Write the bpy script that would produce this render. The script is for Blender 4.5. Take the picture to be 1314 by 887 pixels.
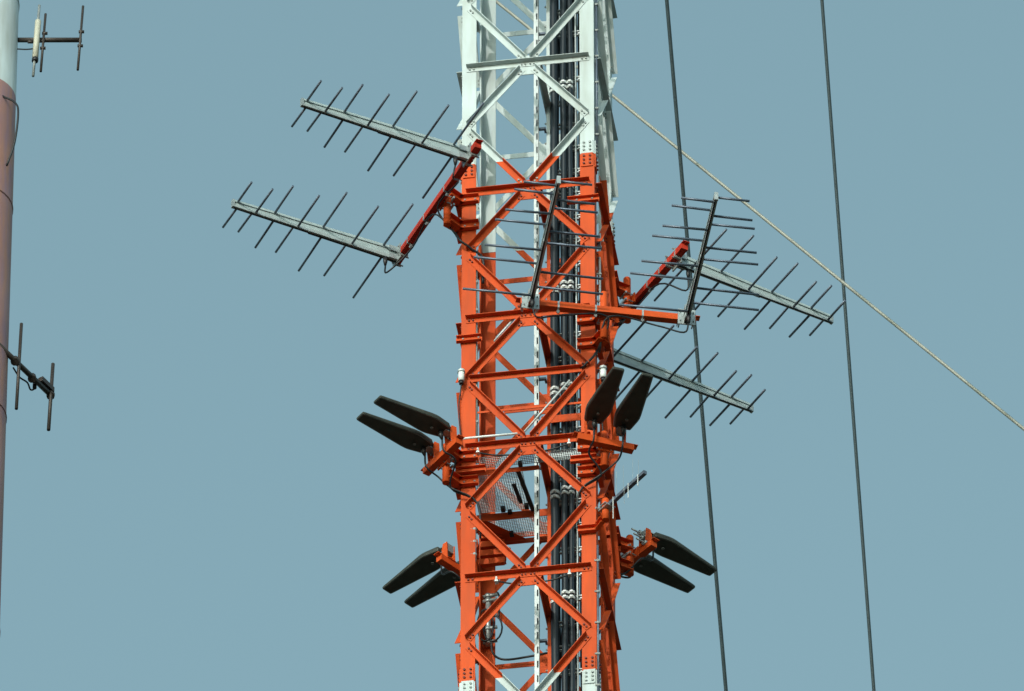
import bpy, math, random
from mathutils import Vector, Matrix
random.seed(7)
R = math.radians
for o in list(bpy.data.objects): bpy.data.objects.remove(o)
scn = bpy.context.scene
col = scn.collection

# ------------------------------------------------------------------ camera
# photograph pixels: 1314 x 887.  Mast frame: u right along the front face, v away, w up; the mast stands at the origin.
F, EL, TH, CX, CY, DIST = 18660.0, R(41.5), R(8.4), 657.0, 443.5, 140.0
FWD = Vector((0, math.cos(EL), math.sin(EL))); UPV = Vector((0, -math.sin(EL), math.cos(EL))); RGT = Vector((1, 0, 0))
def ray(x, y): return FWD + RGT * ((x - CX) / F) - UPV * ((y - CY) / F)
def l2w(p): return Vector((p[0]*math.cos(TH)+p[1]*math.sin(TH), -p[0]*math.sin(TH)+p[1]*math.cos(TH), p[2]))
def w2l(p): return Vector((p[0]*math.cos(TH)-p[1]*math.sin(TH), p[0]*math.sin(TH)+p[1]*math.cos(TH), p[2]))
_d = ray(676.5, 396).normalized() * DIST
Z3 = 1.6 + _d.z                                    # height of the horizontal brace that crosses the middle of the picture
CAM = l2w((0, -.715, Z3)) - _d
def proj(p):
    q = l2w(p) - CAM; z = q.dot(FWD); return (CX + F*q.dot(RGT)/z, CY - F*q.dot(UPV)/z)
def at_w(x, y, w):                                 # photo point lying at height w -> mast frame
    d = ray(x, y); return w2l(CAM + d*((w - CAM.z)/d.z))
def at_v(x, y, v):                                 # photo point lying in the plane v = const
    n = l2w((0, 1, 0)); d = ray(x, y); return w2l(CAM + d*((v - n.dot(CAM))/n.dot(d)))
def at_u(x, y, u):
    n = l2w((1, 0, 0)); d = ray(x, y); return w2l(CAM + d*((u - n.dot(CAM))/n.dot(d)))
def w_on_line(a, l0, l1):                          # height at which the upright through a crosses a photo line
    f = lambda w: (lambda q: (q[0]-l0[0])*(l1[1]-l0[1])-(q[1]-l0[1])*(l1[0]-l0[0]))(proj((a[0], a[1], w)))
    lo, hi = Z3-12, Z3+12; s = f(lo)
    for _ in range(50):
        m = (lo+hi)/2
        if f(m)*s > 0: lo = m
        else: hi = m
    return lo

cd = bpy.data.cameras.new('camera'); co = bpy.data.objects.new('camera', cd); col.objects.link(co)
co.location = CAM; co.rotation_euler = (R(90)+EL, 0, 0)
cd.sensor_width = 36; cd.lens = F/1314*36; cd.clip_start = .5; cd.clip_end = 5000
scn.camera = co

# ------------------------------------------------------------------ sky, sun, exposure
SUN_AZ, SUN_EL = R(22), R(19)                      # left of straight behind the camera
sd = Vector((-math.sin(SUN_AZ)*math.cos(SUN_EL), -math.cos(SUN_AZ)*math.cos(SUN_EL), math.sin(SUN_EL)))
wd = bpy.data.worlds.new('World'); scn.world = wd; wd.use_nodes = True
nt = wd.node_tree; nt.nodes.clear()
sky = nt.nodes.new('ShaderNodeTexSky'); sky.sky_type = 'NISHITA'; sky.sun_disc = False
sky.sun_elevation = SUN_EL; sky.sun_rotation = math.atan2(sd.x, sd.y)
sky.altitude = 100; sky.air_density = 1.0; sky.dust_density = 3.0; sky.ozone_density = 1.0
hsv = nt.nodes.new('ShaderNodeHueSaturation'); hsv.inputs['Saturation'].default_value = .62; hsv.inputs['Hue'].default_value = .478
bg = nt.nodes.new('ShaderNodeBackground'); bg.inputs['Strength'].default_value = .15
out = nt.nodes.new('ShaderNodeOutputWorld')
nt.links.new(sky.outputs[0], hsv.inputs['Color']); tin = nt.nodes.new('ShaderNodeVectorMath'); tin.operation = 'MULTIPLY'; tin.inputs[1].default_value = (1.19, 1.54, 1.48)   # white balance of the hazy sky
nt.links.new(hsv.outputs[0], tin.inputs[0]); nt.links.new(tin.outputs[0], bg.inputs[0]); nt.links.new(bg.outputs[0], out.inputs[0])
sl = bpy.data.lights.new('sun', 'SUN'); sl.energy = 2.0; sl.angle = R(.8); sl.color = (1, .96, .9)
so = bpy.data.objects.new('sun', sl); col.objects.link(so); so.location = (0, -40, 160)
so.rotation_euler = sd.to_track_quat('Z', 'Y').to_euler()
scn.view_settings.view_transform = 'Standard'; scn.view_settings.look = 'None'
scn.view_settings.exposure = -.1; scn.view_settings.gamma = 1
scn.view_settings.use_curve_mapping = False
scn.render.engine = 'CYCLES'
scn.render.resolution_x = 1024; scn.render.resolution_y = 691

# ------------------------------------------------------------------ materials
HB = 1.6425                                        # bay height
BAND0 = at_v(754, 860, -.65).z; BAND = 4*HB        # paint bands end at the leg splices
def mat(name, c, rough=.5, metal=0, noise=.12, scale=6, spec=.4, c2=None, streak=False, bump=0):
    m = bpy.data.materials.new(name); m.use_nodes = True; n = m.node_tree.nodes; l = m.node_tree.links
    b = n['Principled BSDF']; b.inputs['Roughness'].default_value = rough; b.inputs['Metallic'].default_value = metal
    b.inputs['Specular IOR Level'].default_value = spec
    g = n.new('ShaderNodeNewGeometry'); mp = n.new('ShaderNodeMapping'); l.new(g.outputs['Position'], mp.inputs[0])
    if streak: mp.inputs['Scale'].default_value = (1, 1, .12)
    t = n.new('ShaderNodeTexNoise'); t.inputs['Scale'].default_value = scale; t.inputs['Detail'].default_value = 6
    l.new(mp.outputs[0], t.inputs['Vector'])
    r = n.new('ShaderNodeValToRGB'); r.color_ramp.elements[0].position = .3; r.color_ramp.elements[1].position = .7
    c2 = c2 or tuple(x*(1-noise*2) for x in c)
    r.color_ramp.elements[0].color = (*c2, 1); r.color_ramp.elements[1].color = (*c, 1)
    l.new(t.outputs[0], r.inputs[0]); l.new(r.outputs[0], b.inputs['Base Color'])
    if bump:
        bp = n.new('ShaderNodeBump'); bp.inputs['Strength'].default_value = bump; bp.inputs['Distance'].default_value = .002
        l.new(t.outputs[0], bp.inputs['Height']); l.new(bp.outputs[0], b.inputs['Normal'])
    return m
ORANGE, WHITE = (.59, .080, .0145), (.53, .62, .635)
def banded(name, z0, h, white=WHITE, orange=ORANGE, odd=0):
    """warning paint: bands of orange and white, h metres each, an orange one starting at z0"""
    m = bpy.data.materials.new(name); m.use_nodes = True; n = m.node_tree.nodes; l = m.node_tree.links
    b = n['Principled BSDF']; b.inputs['Roughness'].default_value = .6; b.inputs['Specular IOR Level'].default_value = .15
    g = n.new('ShaderNodeNewGeometry'); s = n.new('ShaderNodeSeparateXYZ'); l.new(g.outputs['Position'], s.inputs[0])
    def mth(op, a, v=None, v2=None):
        q = n.new('ShaderNodeMath'); q.operation = op; l.new(a, q.inputs[0])
        if v is not None: q.inputs[1].default_value = v
        return q.outputs[0]
    k = mth('SUBTRACT', s.outputs[2], z0); k = mth('DIVIDE', k, h); k = mth('FLOOR', k)
    k = mth('PINGPONG', k, 1)                      # 0 orange, 1 white
    mp = n.new('ShaderNodeMapping'); mp.inputs['Scale'].default_value = (1, 1, .15); l.new(g.outputs['Position'], mp.inputs[0])
    t = n.new('ShaderNodeTexNoise'); t.inputs['Scale'].default_value = 14; t.inputs['Detail'].default_value = 8; l.new(mp.outputs[0], t.inputs['Vector'])
    t2 = n.new('ShaderNodeTexNoise'); t2.inputs['Scale'].default_value = 1.3; t2.inputs['Detail'].default_value = 3; l.new(g.outputs['Position'], t2.inputs['Vector'])
    def two(c, f1, f2):
        r = n.new('ShaderNodeValToRGB'); r.color_ramp.elements[0].position = .32; r.color_ramp.elements[1].position = .62
        r.color_ramp.elements[0].color = (*[c[i]*f1[i] for i in range(3)], 1); r.color_ramp.elements[1].color = (*[c[i]*f2[i] for i in range(3)], 1)
        l.new(t.outputs[0], r.inputs[0]); return r.outputs[0]
    mx = n.new('ShaderNodeMix'); mx.data_type = 'RGBA'; l.new(k, mx.inputs[0])
    l.new(two(orange, (.80, .92, 1.4), (1.02, 1, 1)), mx.inputs[6]); l.new(two(white, (.86, .85, .81), (1, 1, 1)), mx.inputs[7])
    m2 = n.new('ShaderNodeMix'); m2.data_type = 'RGBA'; m2.blend_type = 'MULTIPLY'; m2.inputs[0].default_value = 1
    r2 = n.new('ShaderNodeValToRGB'); r2.color_ramp.elements[0].position = .3; r2.color_ramp.elements[1].position = .7
    r2.color_ramp.elements[0].color = (.82, .79, .78, 1); r2.color_ramp.elements[1].color = (1, 1, 1, 1); l.new(t2.outputs[0], r2.inputs[0])
    l.new(mx.outputs[2], m2.inputs[6]); l.new(r2.outputs[0], m2.inputs[7]); l.new(m2.outputs[2], b.inputs['Base Color'])
    return m
M = {
 'paint': banded('band_paint', BAND0, BAND),
 'orange': mat('orange_paint', ORANGE, .6, noise=.08, scale=9, spec=.15),
 'red': mat('red_orange_paint', (.46, .036, .018), .6, noise=.08, scale=9, spec=.15),
 'bolt_o': mat('bolt_on_orange', (.16, .022, .012), .6, noise=.2, scale=40),
 'bolt_w': mat('bolt_on_white', (.30, .34, .33), .5, .3, noise=.2, scale=40),
 'bolt_g': mat('zinc_bolt', (.22, .20, .19), .5, .3, noise=.2, scale=40),
 'galv': mat('galvanised_steel', (.42, .46, .46), .42, .55, noise=.14, scale=25),
 'rail': mat('zinc_rail', (.56, .61, .61), .4, .1, noise=.08, scale=20),
 'alu': mat('weathered_aluminium', (.125, .155, .205), .42, .35, noise=.15, scale=18),
 'boom': mat('boom_aluminium', (.42, .47, .47), .4, .3, noise=.12, scale=14),
 'plate': mat('pale_boom_plate', (.38, .46, .47), .5, .1, noise=.1, scale=12),
 'blade': mat('dark_radome', (.048, .054, .045), .55, noise=.22, scale=10, spec=.3, streak=False),
 'rim': mat('radome_rim', (.13, .15, .15), .35, noise=.15, scale=8, spec=.5),
 'cable': mat('black_sheath', (.014, .021, .028), .34, noise=.15, scale=12, spec=.5),
 'thin': mat('thin_black_cable', (.012, .014, .017), .5, noise=.15, scale=12),
 'clamp': mat('bright_clamp', (.66, .69, .68), .4, .2, noise=.12, scale=40),
 'guy': mat('dark_guy_wire', (.045, .07, .08), .5, .2, noise=.12, scale=8),
 'guy_l': mat('pale_guy_wire', (.30, .31, .27), .5, .1, noise=.12, scale=8),
 'lampw': mat('white_lamp_body', (.72, .76, .75), .4, noise=.06, scale=20),
 'black': mat('black_plastic', (.02, .02, .023), .45, noise=.2, scale=20),
 'grating': mat('grating_steel', (.42, .46, .47), .5, .4, noise=.12, scale=20),
 'brown': mat('brown_antenna', (.06, .05, .045), .5, .3, noise=.15, scale=20),
 'cream': mat('cream_balun', (.50, .49, .40), .5, noise=.08, scale=20),
 'ground': mat('dry_grass_gravel', (.085, .085, .06), .95, noise=.25, scale=.05),
}

# ------------------------------------------------------------------ mesh helpers
class MB:
    def __init__(s): s.v = []; s.f = []; s.mi = []; s.mats = []
    def add(s, vs, fs, m=0):
        k = len(s.v); s.v += [Vector(x) for x in vs]; s.f += [tuple(i+k for i in f) for f in fs]; s.mi += [m]*len(fs); return s
    def box(s, x0, x1, y0, y1, z0, z1, m=0):
        return s.add([(x0,y0,z0),(x1,y0,z0),(x1,y1,z0),(x0,y1,z0),(x0,y0,z1),(x1,y0,z1),(x1,y1,z1),(x0,y1,z1)],
                     [(0,3,2,1),(4,5,6,7),(0,1,5,4),(1,2,6,5),(2,3,7,6),(3,0,4,7)], m)
    def bar(s, p0, p1, a0, a1, b0, b1, up=(0,0,1), m=0, taper=None):
        """box along p0->p1; a = range along 'side' (dir x up), b = range along up"""
        p0, p1 = Vector(p0), Vector(p1); d = (p1-p0).normalized(); sd_ = d.cross(Vector(up)).normalized(); u_ = sd_.cross(d)
        vs = []
        for p in (p0, p1):
            for (a, b) in ((a0,b0),(a1,b0),(a1,b1),(a0,b1)): vs.append(p+sd_*a+u_*b)
        return s.add(vs, [(0,1,2,3),(7,6,5,4),(0,4,5,1),(1,5,6,2),(2,6,7,3),(3,7,4,0)], m)
    def tube(s, pts, r, n=8, cap=True, m=0):
        pts = [Vector(p) for p in pts]; rs = r if isinstance(r, (list, tuple)) else [r]*len(pts)
        k = len(s.v); ref = None
        for i, p in enumerate(pts):
            d = (pts[min(i+1, len(pts)-1)]-pts[max(i-1, 0)]).normalized()
            if ref is None: ref = Vector((0,0,1)) if abs(d.z) < .9 else Vector((1,0,0))
            a = d.cross(ref).normalized(); b = a.cross(d).normalized(); ref = b
            for j in range(n):
                t = 2*math.pi*j/n; s.v.append(p+(a*math.cos(t)+b*math.sin(t))*rs[i])
        for i in range(len(pts)-1):
            for j in range(n):
                j2 = (j+1) % n
                s.f.append((k+i*n+j, k+i*n+j2, k+(i+1)*n+j2, k+(i+1)*n+j)); s.mi.append(m)
        if cap:
            s.f.append(tuple(k+j for j in range(n))[::-1]); s.f.append(tuple(k+(len(pts)-1)*n+j for j in range(n))); s.mi += [m, m]
        return s
    def prism(s, poly, org, ax, ay, az, t0, t1, m=0):
        org, ax, ay, az = map(Vector, (org, ax, ay, az)); n = len(poly)
        vs = [org+ax*x+ay*y+az*t for t in (t0, t1) for x, y in poly]
        return s.add(vs, [tuple(range(n))[::-1], tuple(range(n, 2*n))]+[(i, (i+1) % n, n+(i+1) % n, n+i) for i in range(n)], m)
    def build(s, name, material, parent=None, org=(0,0,0), smooth=False, kind=None):
        me = bpy.data.meshes.new(name); o_ = Vector(org)
        me.from_pydata([v-o_ for v in s.v], [], s.f)
        ms = material if isinstance(material, (list, tuple)) else [material]
        for x in ms: me.materials.append(M[x])
        if len(ms) > 1: me.polygons.foreach_set('material_index', s.mi)
        me.update()
        import bmesh
        bm = bmesh.new(); bm.from_mesh(me); bmesh.ops.recalc_face_normals(bm, faces=bm.faces); bm.to_mesh(me); bm.free()
        if smooth:
            for p in me.polygons: p.use_smooth = len(p.vertices) == 4
        o = bpy.data.objects.new(name, me); col.objects.link(o)
        if parent: o.parent = parent
        if kind: o['kind'] = kind
        return o
def tag(o, label, cat, group=None, kind=None):
    o['label'] = label; o['category'] = cat
    if group: o['group'] = group
    return o
def thing(name, label, cat, loc=(0,0,0), rz=None, group=None):
    """Empty; loc in the mast frame; by default its axes are the mast's"""
    o = bpy.data.objects.new(name, None); col.objects.link(o); o.empty_display_size = .2
    o.location = l2w(loc); o.rotation_euler = (0, 0, -TH + (rz or 0))
    return tag(o, label, cat, group)
def copy_tree(o, parent=None):
    c = o.copy(); col.objects.link(c)
    if parent: c.parent = parent
    for ch in list(o.children): copy_tree(ch, c)
    return c
def inst(src, name, parent, loc=(0,0,0), rz=0):
    o = bpy.data.objects.new(name, src.data); col.objects.link(o); o.parent = parent; o.location = loc; o.rotation_euler = (0,0,rz)
    for k in src.keys():
        if k in ('kind',): o[k] = src[k]
    return o
def sag(p0, p1, n=8, drop=.05, side=(0,0,0)):
    p0, p1 = Vector(p0), Vector(p1); s_ = Vector(side)
    return [p0.lerp(p1, i/n)+Vector((0,0,-drop))*(4*(i/n)*(1-i/n))+s_*(4*(i/n)*(1-i/n)) for i in range(n+1)]
def smooth_path(pts, n=5):
    P = [Vector(p) for p in pts]; P = [P[0]*2-P[1]]+P+[P[-1]*2-P[-2]]; o = []
    for i in range(1, len(P)-2):
        for k in range(n):
            t = k/n; a, b, c, d = P[i-1:i+3]
            o.append(.5*((2*b)+(c-a)*t+(2*a-5*b+4*c-d)*t*t+(3*b-a-3*c+d)*t**3))
    o.append(P[-2]); return o

# ------------------------------------------------------------------ ground
g = MB(); N = 24
for i in range(N):
    for j in range(N):
        x0, x1 = -3000+6000*i/N, -3000+6000*(i+1)/N; y0, y1 = -3000+6000*j/N, -3000+6000*(j+1)/N
        g.add([(x0,y0,0),(x1,y0,0),(x1,y1,0),(x0,y1,0)], [(0,1,2,3)])
gr = g.build('ground', 'ground'); gr['kind'] = 'structure'

# ------------------------------------------------------------------ the lattice mast
HW, LEG, LT = .65, .14, .014
mast = thing('lattice_mast', 'tall square lattice mast of bolted angles painted in orange and white bands', 'mast')
LEV = lambda k: Z3 + k*HB                          # top of the horizontal braces
KLO, KHI = -5, 5                                   # bays built piece by piece
SPL = [BAND0 + i*BAND for i in range(-1, 3)]
def lsec(m, z0, z1, cx=-HW, cy=-HW, sx=1, sy=1, L=LEG, t=LT):
    poly = [(0,0),(L,0),(L,t),(t,t),(t,L),(0,L)]
    m.prism([(cx+sx*x, cy+sy*y) for x, y in poly], (0,0,0), (1,0,0), (0,1,0), (0,0,1), z0, z1)
# legs, one section between two splices
sec = MB(); lsec(sec, 0, BAND-.006); sec = sec.build('leg', 'paint', mast); 
first = True
for z in SPL:
    for k in range(4):
        o = sec if first else inst(sec, 'leg', mast)
        o.location = (0,0,z); o.rotation_euler = (0,0,k*math.pi/2); first = False
# splice plates with their bolts
spm = MB()
spm.box(-HW+.012, -HW+LEG-.012, -HW-.012, -HW-.0015, -.17, .17)
spm2 = MB(); spm2.box(-HW-.012, -HW-.0015, -HW+.012, -HW+LEG-.012, -.17, .17)
sp1 = spm.build('splice_plate', 'paint', mast); sp2 = spm2.build('splice_plate', 'paint', mast)
bb = MB()
def hexb(m, p, d, r=.0105, h=.014, mi=0):
    p = Vector(p); d = Vector(d); m.tube([p, p+d*h], r, 6, m=mi)
for sgn in (-1, 1):
    for j in range(3):
        z = sgn*(.04+.048*j)
        for q in (.04, .10):
            hexb(bb, (-HW+q, -HW-.012, z), (0,-1,0), .012, mi=(1 if sgn > 0 else 0)); hexb(bb, (-HW-.012, -HW+q, z), (-1,0,0), .012, mi=(1 if sgn > 0 else 0))
bo = bb.build('bolt_heads', ['bolt_o', 'bolt_w'], mast, kind='stuff')
bb2 = MB(); bb2.v = [v.copy() for v in bb.v]; bb2.f = list(bb.f); bb2.mi = [1-i for i in bb.mi]
bo2 = bb2.build('bolt_heads', ['bolt_o', 'bolt_w'], mast, kind='stuff')
for i, z in enumerate(SPL):
    if i == 0 : continue
    for k in range(4):
        for src, nm in ((sp1, 'splice_plate'), (sp2, 'splice_plate'), (bo if i == 2 else bo2, 'bolt_heads')):
            if i == 1 and k == 0 and src in (sp1, sp2, bo2): o = src
            elif i == 2 and k == 0 and src is bo: o = src
            else: o = inst(src, nm, mast)
            o.location = (0,0,z); o.rotation_euler = (0,0,k*math.pi/2)
# bracing: meshes in face coordinates, the face being v = -HW
AF, AT = .062, .006
def horiz():
    m = MB(); y = -HW-.0015; x = HW-.045
    m.prism([(0,0),(-AF,0),(-AF,-AT),(-AT,-AT),(-AT,-AF),(0,-AF)], (-x,y,0), (0,1,0), (0,0,1), (1,0,0), 0, 2*x); return m
def diag(p0, p1):
    """angle with its outstanding leg along the upper edge; p0 the leg end, p1 the gusset end (u, w)"""
    m = MB(); a = Vector((p0[0], 0, p0[1])); b = Vector((p1[0], 0, p1[1])); d = (b-a).normalized()
    up = Vector((-d.z, 0, d.x)); up = up if up.z > 0 else -up
    y = -HW-.0015; W2 = .031
    o = a+Vector((0, y, 0))+up*W2; L = (b-a).length
    m.prism([(0,0),(-AF,0),(-AF,-AT),(-AT,-AT),(-AT,-.062),(0,-.062)], o, (0,1,0), up, d, 0, L); return m
legx, midw = HW-.072, HB/2
parts = [(horiz(), 'horizontal_brace')]
for s_ in (-1, 1):
    parts.append((diag((s_*legx, -midw+.045), (s_*.055, -AF-.04)), 'diagonal_brace'))
    parts.append((diag((s_*legx, -midw-.045), (s_*.045, -HB+.035)), 'diagonal_brace'))
gp = MB(); gp.prism([(-.075,.085),(.075,.085),(.12,.02),(.125,-.07),(.08,-.165),(-.08,-.165),(-.125,-.07),(-.12,.02)],
                    (0,-HW+.008,0), (1,0,0), (0,0,1), (0,1,0), -.0085, 0)
parts.append((gp, 'gusset_plate'))
bl = MB()
yb = -HW-.0015-AT
for s_ in (-1, 1):
    L1 = (Vector((s_*legx, -midw+.045)), Vector((s_*.055, -AF-.04))); L2 = (Vector((s_*legx, -midw-.045)), Vector((s_*.045, -HB+.035)))
    for a, b in (L1, L2):
        d = (b-a).normalized(); up2 = Vector((-d.y, d.x)); up2 = up2 if up2.y > 0 else -up2
        for end in (a, b):
            dd = d if end is a else -d
            for q in (.028, .066):
                c = end+dd*q-up2*.008; hexb(bl, (c.x, yb, c.y), (0,-1,0))
    for q in (.03, .07): hexb(bl, (s_*(HW-.045-q), yb, -.038), (0,-1,0))
    for q in (.025, .06): hexb(bl, (s_*q, yb, -.038), (0,-1,0), .009)
protos = [(m.build(nm, 'paint', mast), nm) for m, nm in parts]
pb = {c: bl.build('bolt_heads', c, mast, kind='stuff') for c in ('bolt_o', 'bolt_w')}
fresh = {p for p, _ in protos} | set(pb.values())
def put(src, nm, z, k):
    if src in fresh: fresh.discard(src); o = src
    else: o = inst(src, nm, mast)
    o.location = (0,0,z); o.rotation_euler = (0,0,k*math.pi/2)
for b in range(KLO+1, KHI+1):
    for k in range(4):
        for p, nm in protos: put(p, nm, LEV(b), k)
        zc = LEV(b)-HB/2
        orange_b = math.floor((zc-BAND0)/BAND) % 2 == 0
        put(pb['bolt_o' if orange_b else 'bolt_w'], 'bolt_heads', LEV(b), k)
# members inside the mast that carry the feeders: one runs from front to back at every level
dm = MB(); dm.prism([(0,0),(.06,0),(.06,-.006),(.006,-.006),(.006,-.075),(0,-.075)], (.075,-HW+.012,-.012), (1,0,0), (0,0,1), (0,1,0), 0, 2*HW-.024)
dmo = dm.build('cross_brace', 'paint', mast); dmo.location = (0,0,LEV(KLO+1))
for b in range(KLO+2, KHI+1): inst(dmo, 'cross_brace', mast, (0,0,LEV(b)))
# rest of the mast below and above what the picture shows
rest = MB()
def rest_bays(zlo, zhi, top):
    for sx in (-1, 1):
        for sy in (-1, 1): lsec(rest, zlo, zhi, sx*HW, sy*HW, -sx, -sy)
    n = int((zhi-zlo)/HB)
    for i in range(n):
        z = (zhi-i*HB) if not top else zlo+(i+1)*HB
        for k in range(4):
            rot = Matrix.Rotation(k*math.pi/2, 3, 'Z')
            for m, _ in parts[:5]: rest.add([rot @ v+Vector((0,0,z)) for v in m.v], m.f)
rest_bays(.3, SPL[0]-.01, False); rest_bays(SPL[-1]+BAND+.01, 168, True)
rest.box(-1.1, 1.1, -1.1, 1.1, -.4, .3)
rest.build('lattice_beyond_view', 'paint', mast, kind='stuff')
# extra rails round the platform bay
w4 = LEV(-1)
def mpart(name, material, fn, parent=mast, org=(0,0,0), **kw):
    m = MB(); fn(m); return m.build(name, material, parent, org, **kw)
a, b = at_v(603, 486, -HW-.002), at_v(747, 472.5, -HW-.002)
wmid = (a.z+b.z)/2
mpart('horizontal_brace', 'paint', lambda m: m.prism([(0,0),(-.055,0),(-.055,-.006),(-.006,-.006),(-.006,-.055),(0,-.055)], (a.x,-HW-.0085,wmid), (0,1,0), (0,0,1), (1,0,0), 0, b.x-a.x))
a1 = at_v(605, 531, -HW+.03).z; 
mpart('guard_rail', 'paint', lambda m: m.bar((-HW+.07,-HW+.025,a1), (HW-.07,-HW+.025,a1), -.004, .004, -.012, .012))
a2 = at_v(672, 525, -.2).z
mpart('guard_rail', 'paint', lambda m: m.bar((-.30,-.2,a2), (.12,-.2,a2), -.004, .004, -.035, .035))
a3 = at_v(722, 537, -.12).z
mpart('guard_rail', 'paint', lambda m: m.bar((.05,-.12,a3), (.5,-.12,a3), -.004, .004, -.045, .045))

# ------------------------------------------------------------------ feeder ladder, climbing rail, feeders
ZLO, ZHI = LEV(-5), LEV(5)
lad = thing('cable_ladder', 'upright cable ladder with short rungs behind the thick black feeder cables', 'cable ladder', (.24, .05, ZLO))
og = (.24, .05, ZLO)
mpart('stringer', 'paint', lambda m: m.prism([(0,0),(.034,0),(.034,.005),(.005,.005),(.005,.05),(0,.05)], (.088,0,0), (1,0,0), (0,1,0), (0,0,1), ZLO, ZHI), lad, og)
mpart('stringer', 'galv', lambda m: m.box(.365, .378, .03, .07, ZLO, ZHI), lad, og)
rp = None; z = at_v(738, 100, .03).z; z -= math.floor((z-ZLO)/.305)*.305
while z < ZHI-.1:
    if rp is None:
        m = MB(); m.box(.094,.47,.055,.085,-.012,-.002); m.box(.094,.47,.055,.085,.035,.045); m.box(.40,.46,.02,.06,-.03,-.014)
        rp = m.build('rung', 'clamp', lad); z00 = z; rp.location = Vector((0,0,z))-Vector(og)
    else: inst(rp, 'rung', lad, Vector((0,0,z))-Vector(og))
    z += .305
bl2 = MB()
z = ZLO+.1
while z < ZHI: hexb(bl2, (.088, .03, z), (-1,0,0), .010, .02); z += .26
bl2.build('bolt_heads', 'galv', lad, og, kind='stuff')
# climbing rail
rail = thing('climbing_rail', 'pale slotted climbing rail running up the inside of the lattice mast', 'rail', (0, -.1, ZLO)); og = (0, -.1, ZLO)
mpart('rail_flange', 'rail', lambda m: m.box(-.022, -.004, -.104, -.100, ZLO, ZHI), rail, og)
def web(m):
    per, slot = .178, .085; z = ZLO
    m.box(-.004, .003, -.112, -.108, ZLO, ZHI); m.box(.017, .024, -.112, -.108, ZLO, ZHI); m.box(-.004, -.001, -.108, -.07, ZLO, ZHI)
    while z < ZHI: m.box(.003, .017, -.112, -.108, z, min(ZHI, z+per-slot)); z += per
mpart('slotted_web', 'galv', web, rail, og)
mpart('rail_back', 'thin', lambda m: m.box(.0, .024, -.075, -.07, ZLO, ZHI), rail, og)
rb = None
for yy in (43, 165, 275, 385, 486, 600, 711, 822):
    z = at_v(696, yy, -.06).z
    if rb is None:
        m = MB(); m.box(.018, .089, -.066, -.040, -.012, .012); m.box(.07, .089, -.04, .0, -.012, .012)
        rb = m.build('rail_bracket', 'alu', rail); rb.location = Vector((0,0,z))-Vector(og)
    else: inst(rb, 'rail_bracket', rail, Vector((0,0,z))-Vector(og))
# feeders
def feeder(u, v, r, label, clamps, zoff=0, group=None):
    o = thing('feeder_cable', label, 'cable', (u, v, ZLO), group=group)
    ph = random.uniform(0, 6); pts = [(u+.0035*math.sin(i*.9+ph)+random.uniform(-.001,.001), v+.004*math.cos(i*.7+ph), ZLO+(ZHI-ZLO)*i/60) for i in range(61)]
    MB().tube(pts, r, 14).build('sheath', 'cable', o, (u, v, ZLO), smooth=True)
    if not clamps: return
    pr = None
    z = at_v(715, 637, v).z+zoff; z -= math.floor((z-ZLO)/1.318)*1.318
    while z < ZHI-.1:
        if pr is None:
            m = MB()
            for q in (-.045, .018):
                m.tube([(0,0,q), (0,0,q+.033)], r+.008, 14); m.box(-r*.75, r*.75, .0, .06-(v-(-.04))*0, q+.004, q+.029)
                m.box(-.012, .012, -r-.018, -r+.002, q+.006, q+.027)
            pr = m.build('cable_clamp', 'clamp', o); pr.location = (0,0,z-ZLO)
        else: inst(pr, 'cable_clamp', o, (0,0,z-ZLO))
        z += 1.318
feeder(.170, -.045, .040, 'thickest black feeder cable with single bright clamps beside the orange ladder stringer', True)
feeder(.264, -.04, .031, 'black feeder cable with bright clamps between the thickest and the thinnest clamped feeders', True, .045)
feeder(.328, -.037, .024, 'thinner clamped black feeder cable nearest the ladder rungs', True, .045)
for i, (u, v) in enumerate(((.17, .13), (.228, .14), (.288, .125), (.345, .14), (.41, .13))):
    feeder(u, v, .027, 'unclamped black feeder cable in the row behind the cable ladder rungs', False, group='feeders in the rear row')

# ------------------------------------------------------------------ grating platform
wp = w4-.115
plat = thing('work_platform', 'small steel grating work platform inside the orange part of the mast', 'platform', (0, 0, wp)); og = (0, 0, wp)
def grate(u0, u1, v0, v1):
    m = MB(); p = .021; n = int((u1-u0)/p); k = int((v1-v0)/p)
    for i in range(n+1):
        x = u0+(u1-u0)*i/n; m.box(x-.0022, x+.0022, v0, v1, wp-.010, wp)
    for i in range(k+1):
        y = v0+(v1-v0)*i/k; m.box(u0, u1, y-.0024, y+.0024, wp-.006, wp-.0005)
    return m
vA, vB, vC = -.44, .20, .60
grate(-.60, .60, -.615, vA-.03).build('grating_panel', 'grating', plat, og, kind=None)
grate(-.60, -.10, vA+.03, vB-.02).build('grating_panel', 'grating', plat, og)
grate(-.60, .075, vB+.05, vC-.03).build('grating_panel', 'grating', plat, og)
for v_, hh, u1 in ((vA, .055, .07), (vB, .085, .07), (vC, .06, .62)):
    mpart('floor_beam', 'orange', lambda m: m.prism([(0,0),(.05,0),(.05,-.006),(.006,-.006),(.006,-hh),(0,-hh)], (-.625,v_,wp-.012), (0,1,0), (0,0,1), (1,0,0), 0, .625+u1), plat, og)
mpart('hatch_bar', 'black', lambda m: m.bar((-.135,vA+.04,wp-.03), (-.075,vB-.01,wp-.03), -.02, .02, -.01, .01), plat, og)
mpart('hatch_handle', 'black', lambda m: m.bar((-.205,-.22,wp-.03), (-.175,.06,wp-.03), -.018, .018, -.008, .008), plat, og)
for (x, y) in ((-.36, .13), (-.13, .12), (-.30, vB-.01), (-.33,.5), (-.1,-.5)):
    mpart('floor_clip', 'black', lambda m: m.box(x-.02, x+.02, y-.03, y+.03, wp-.045, wp-.011), plat, og)
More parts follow.
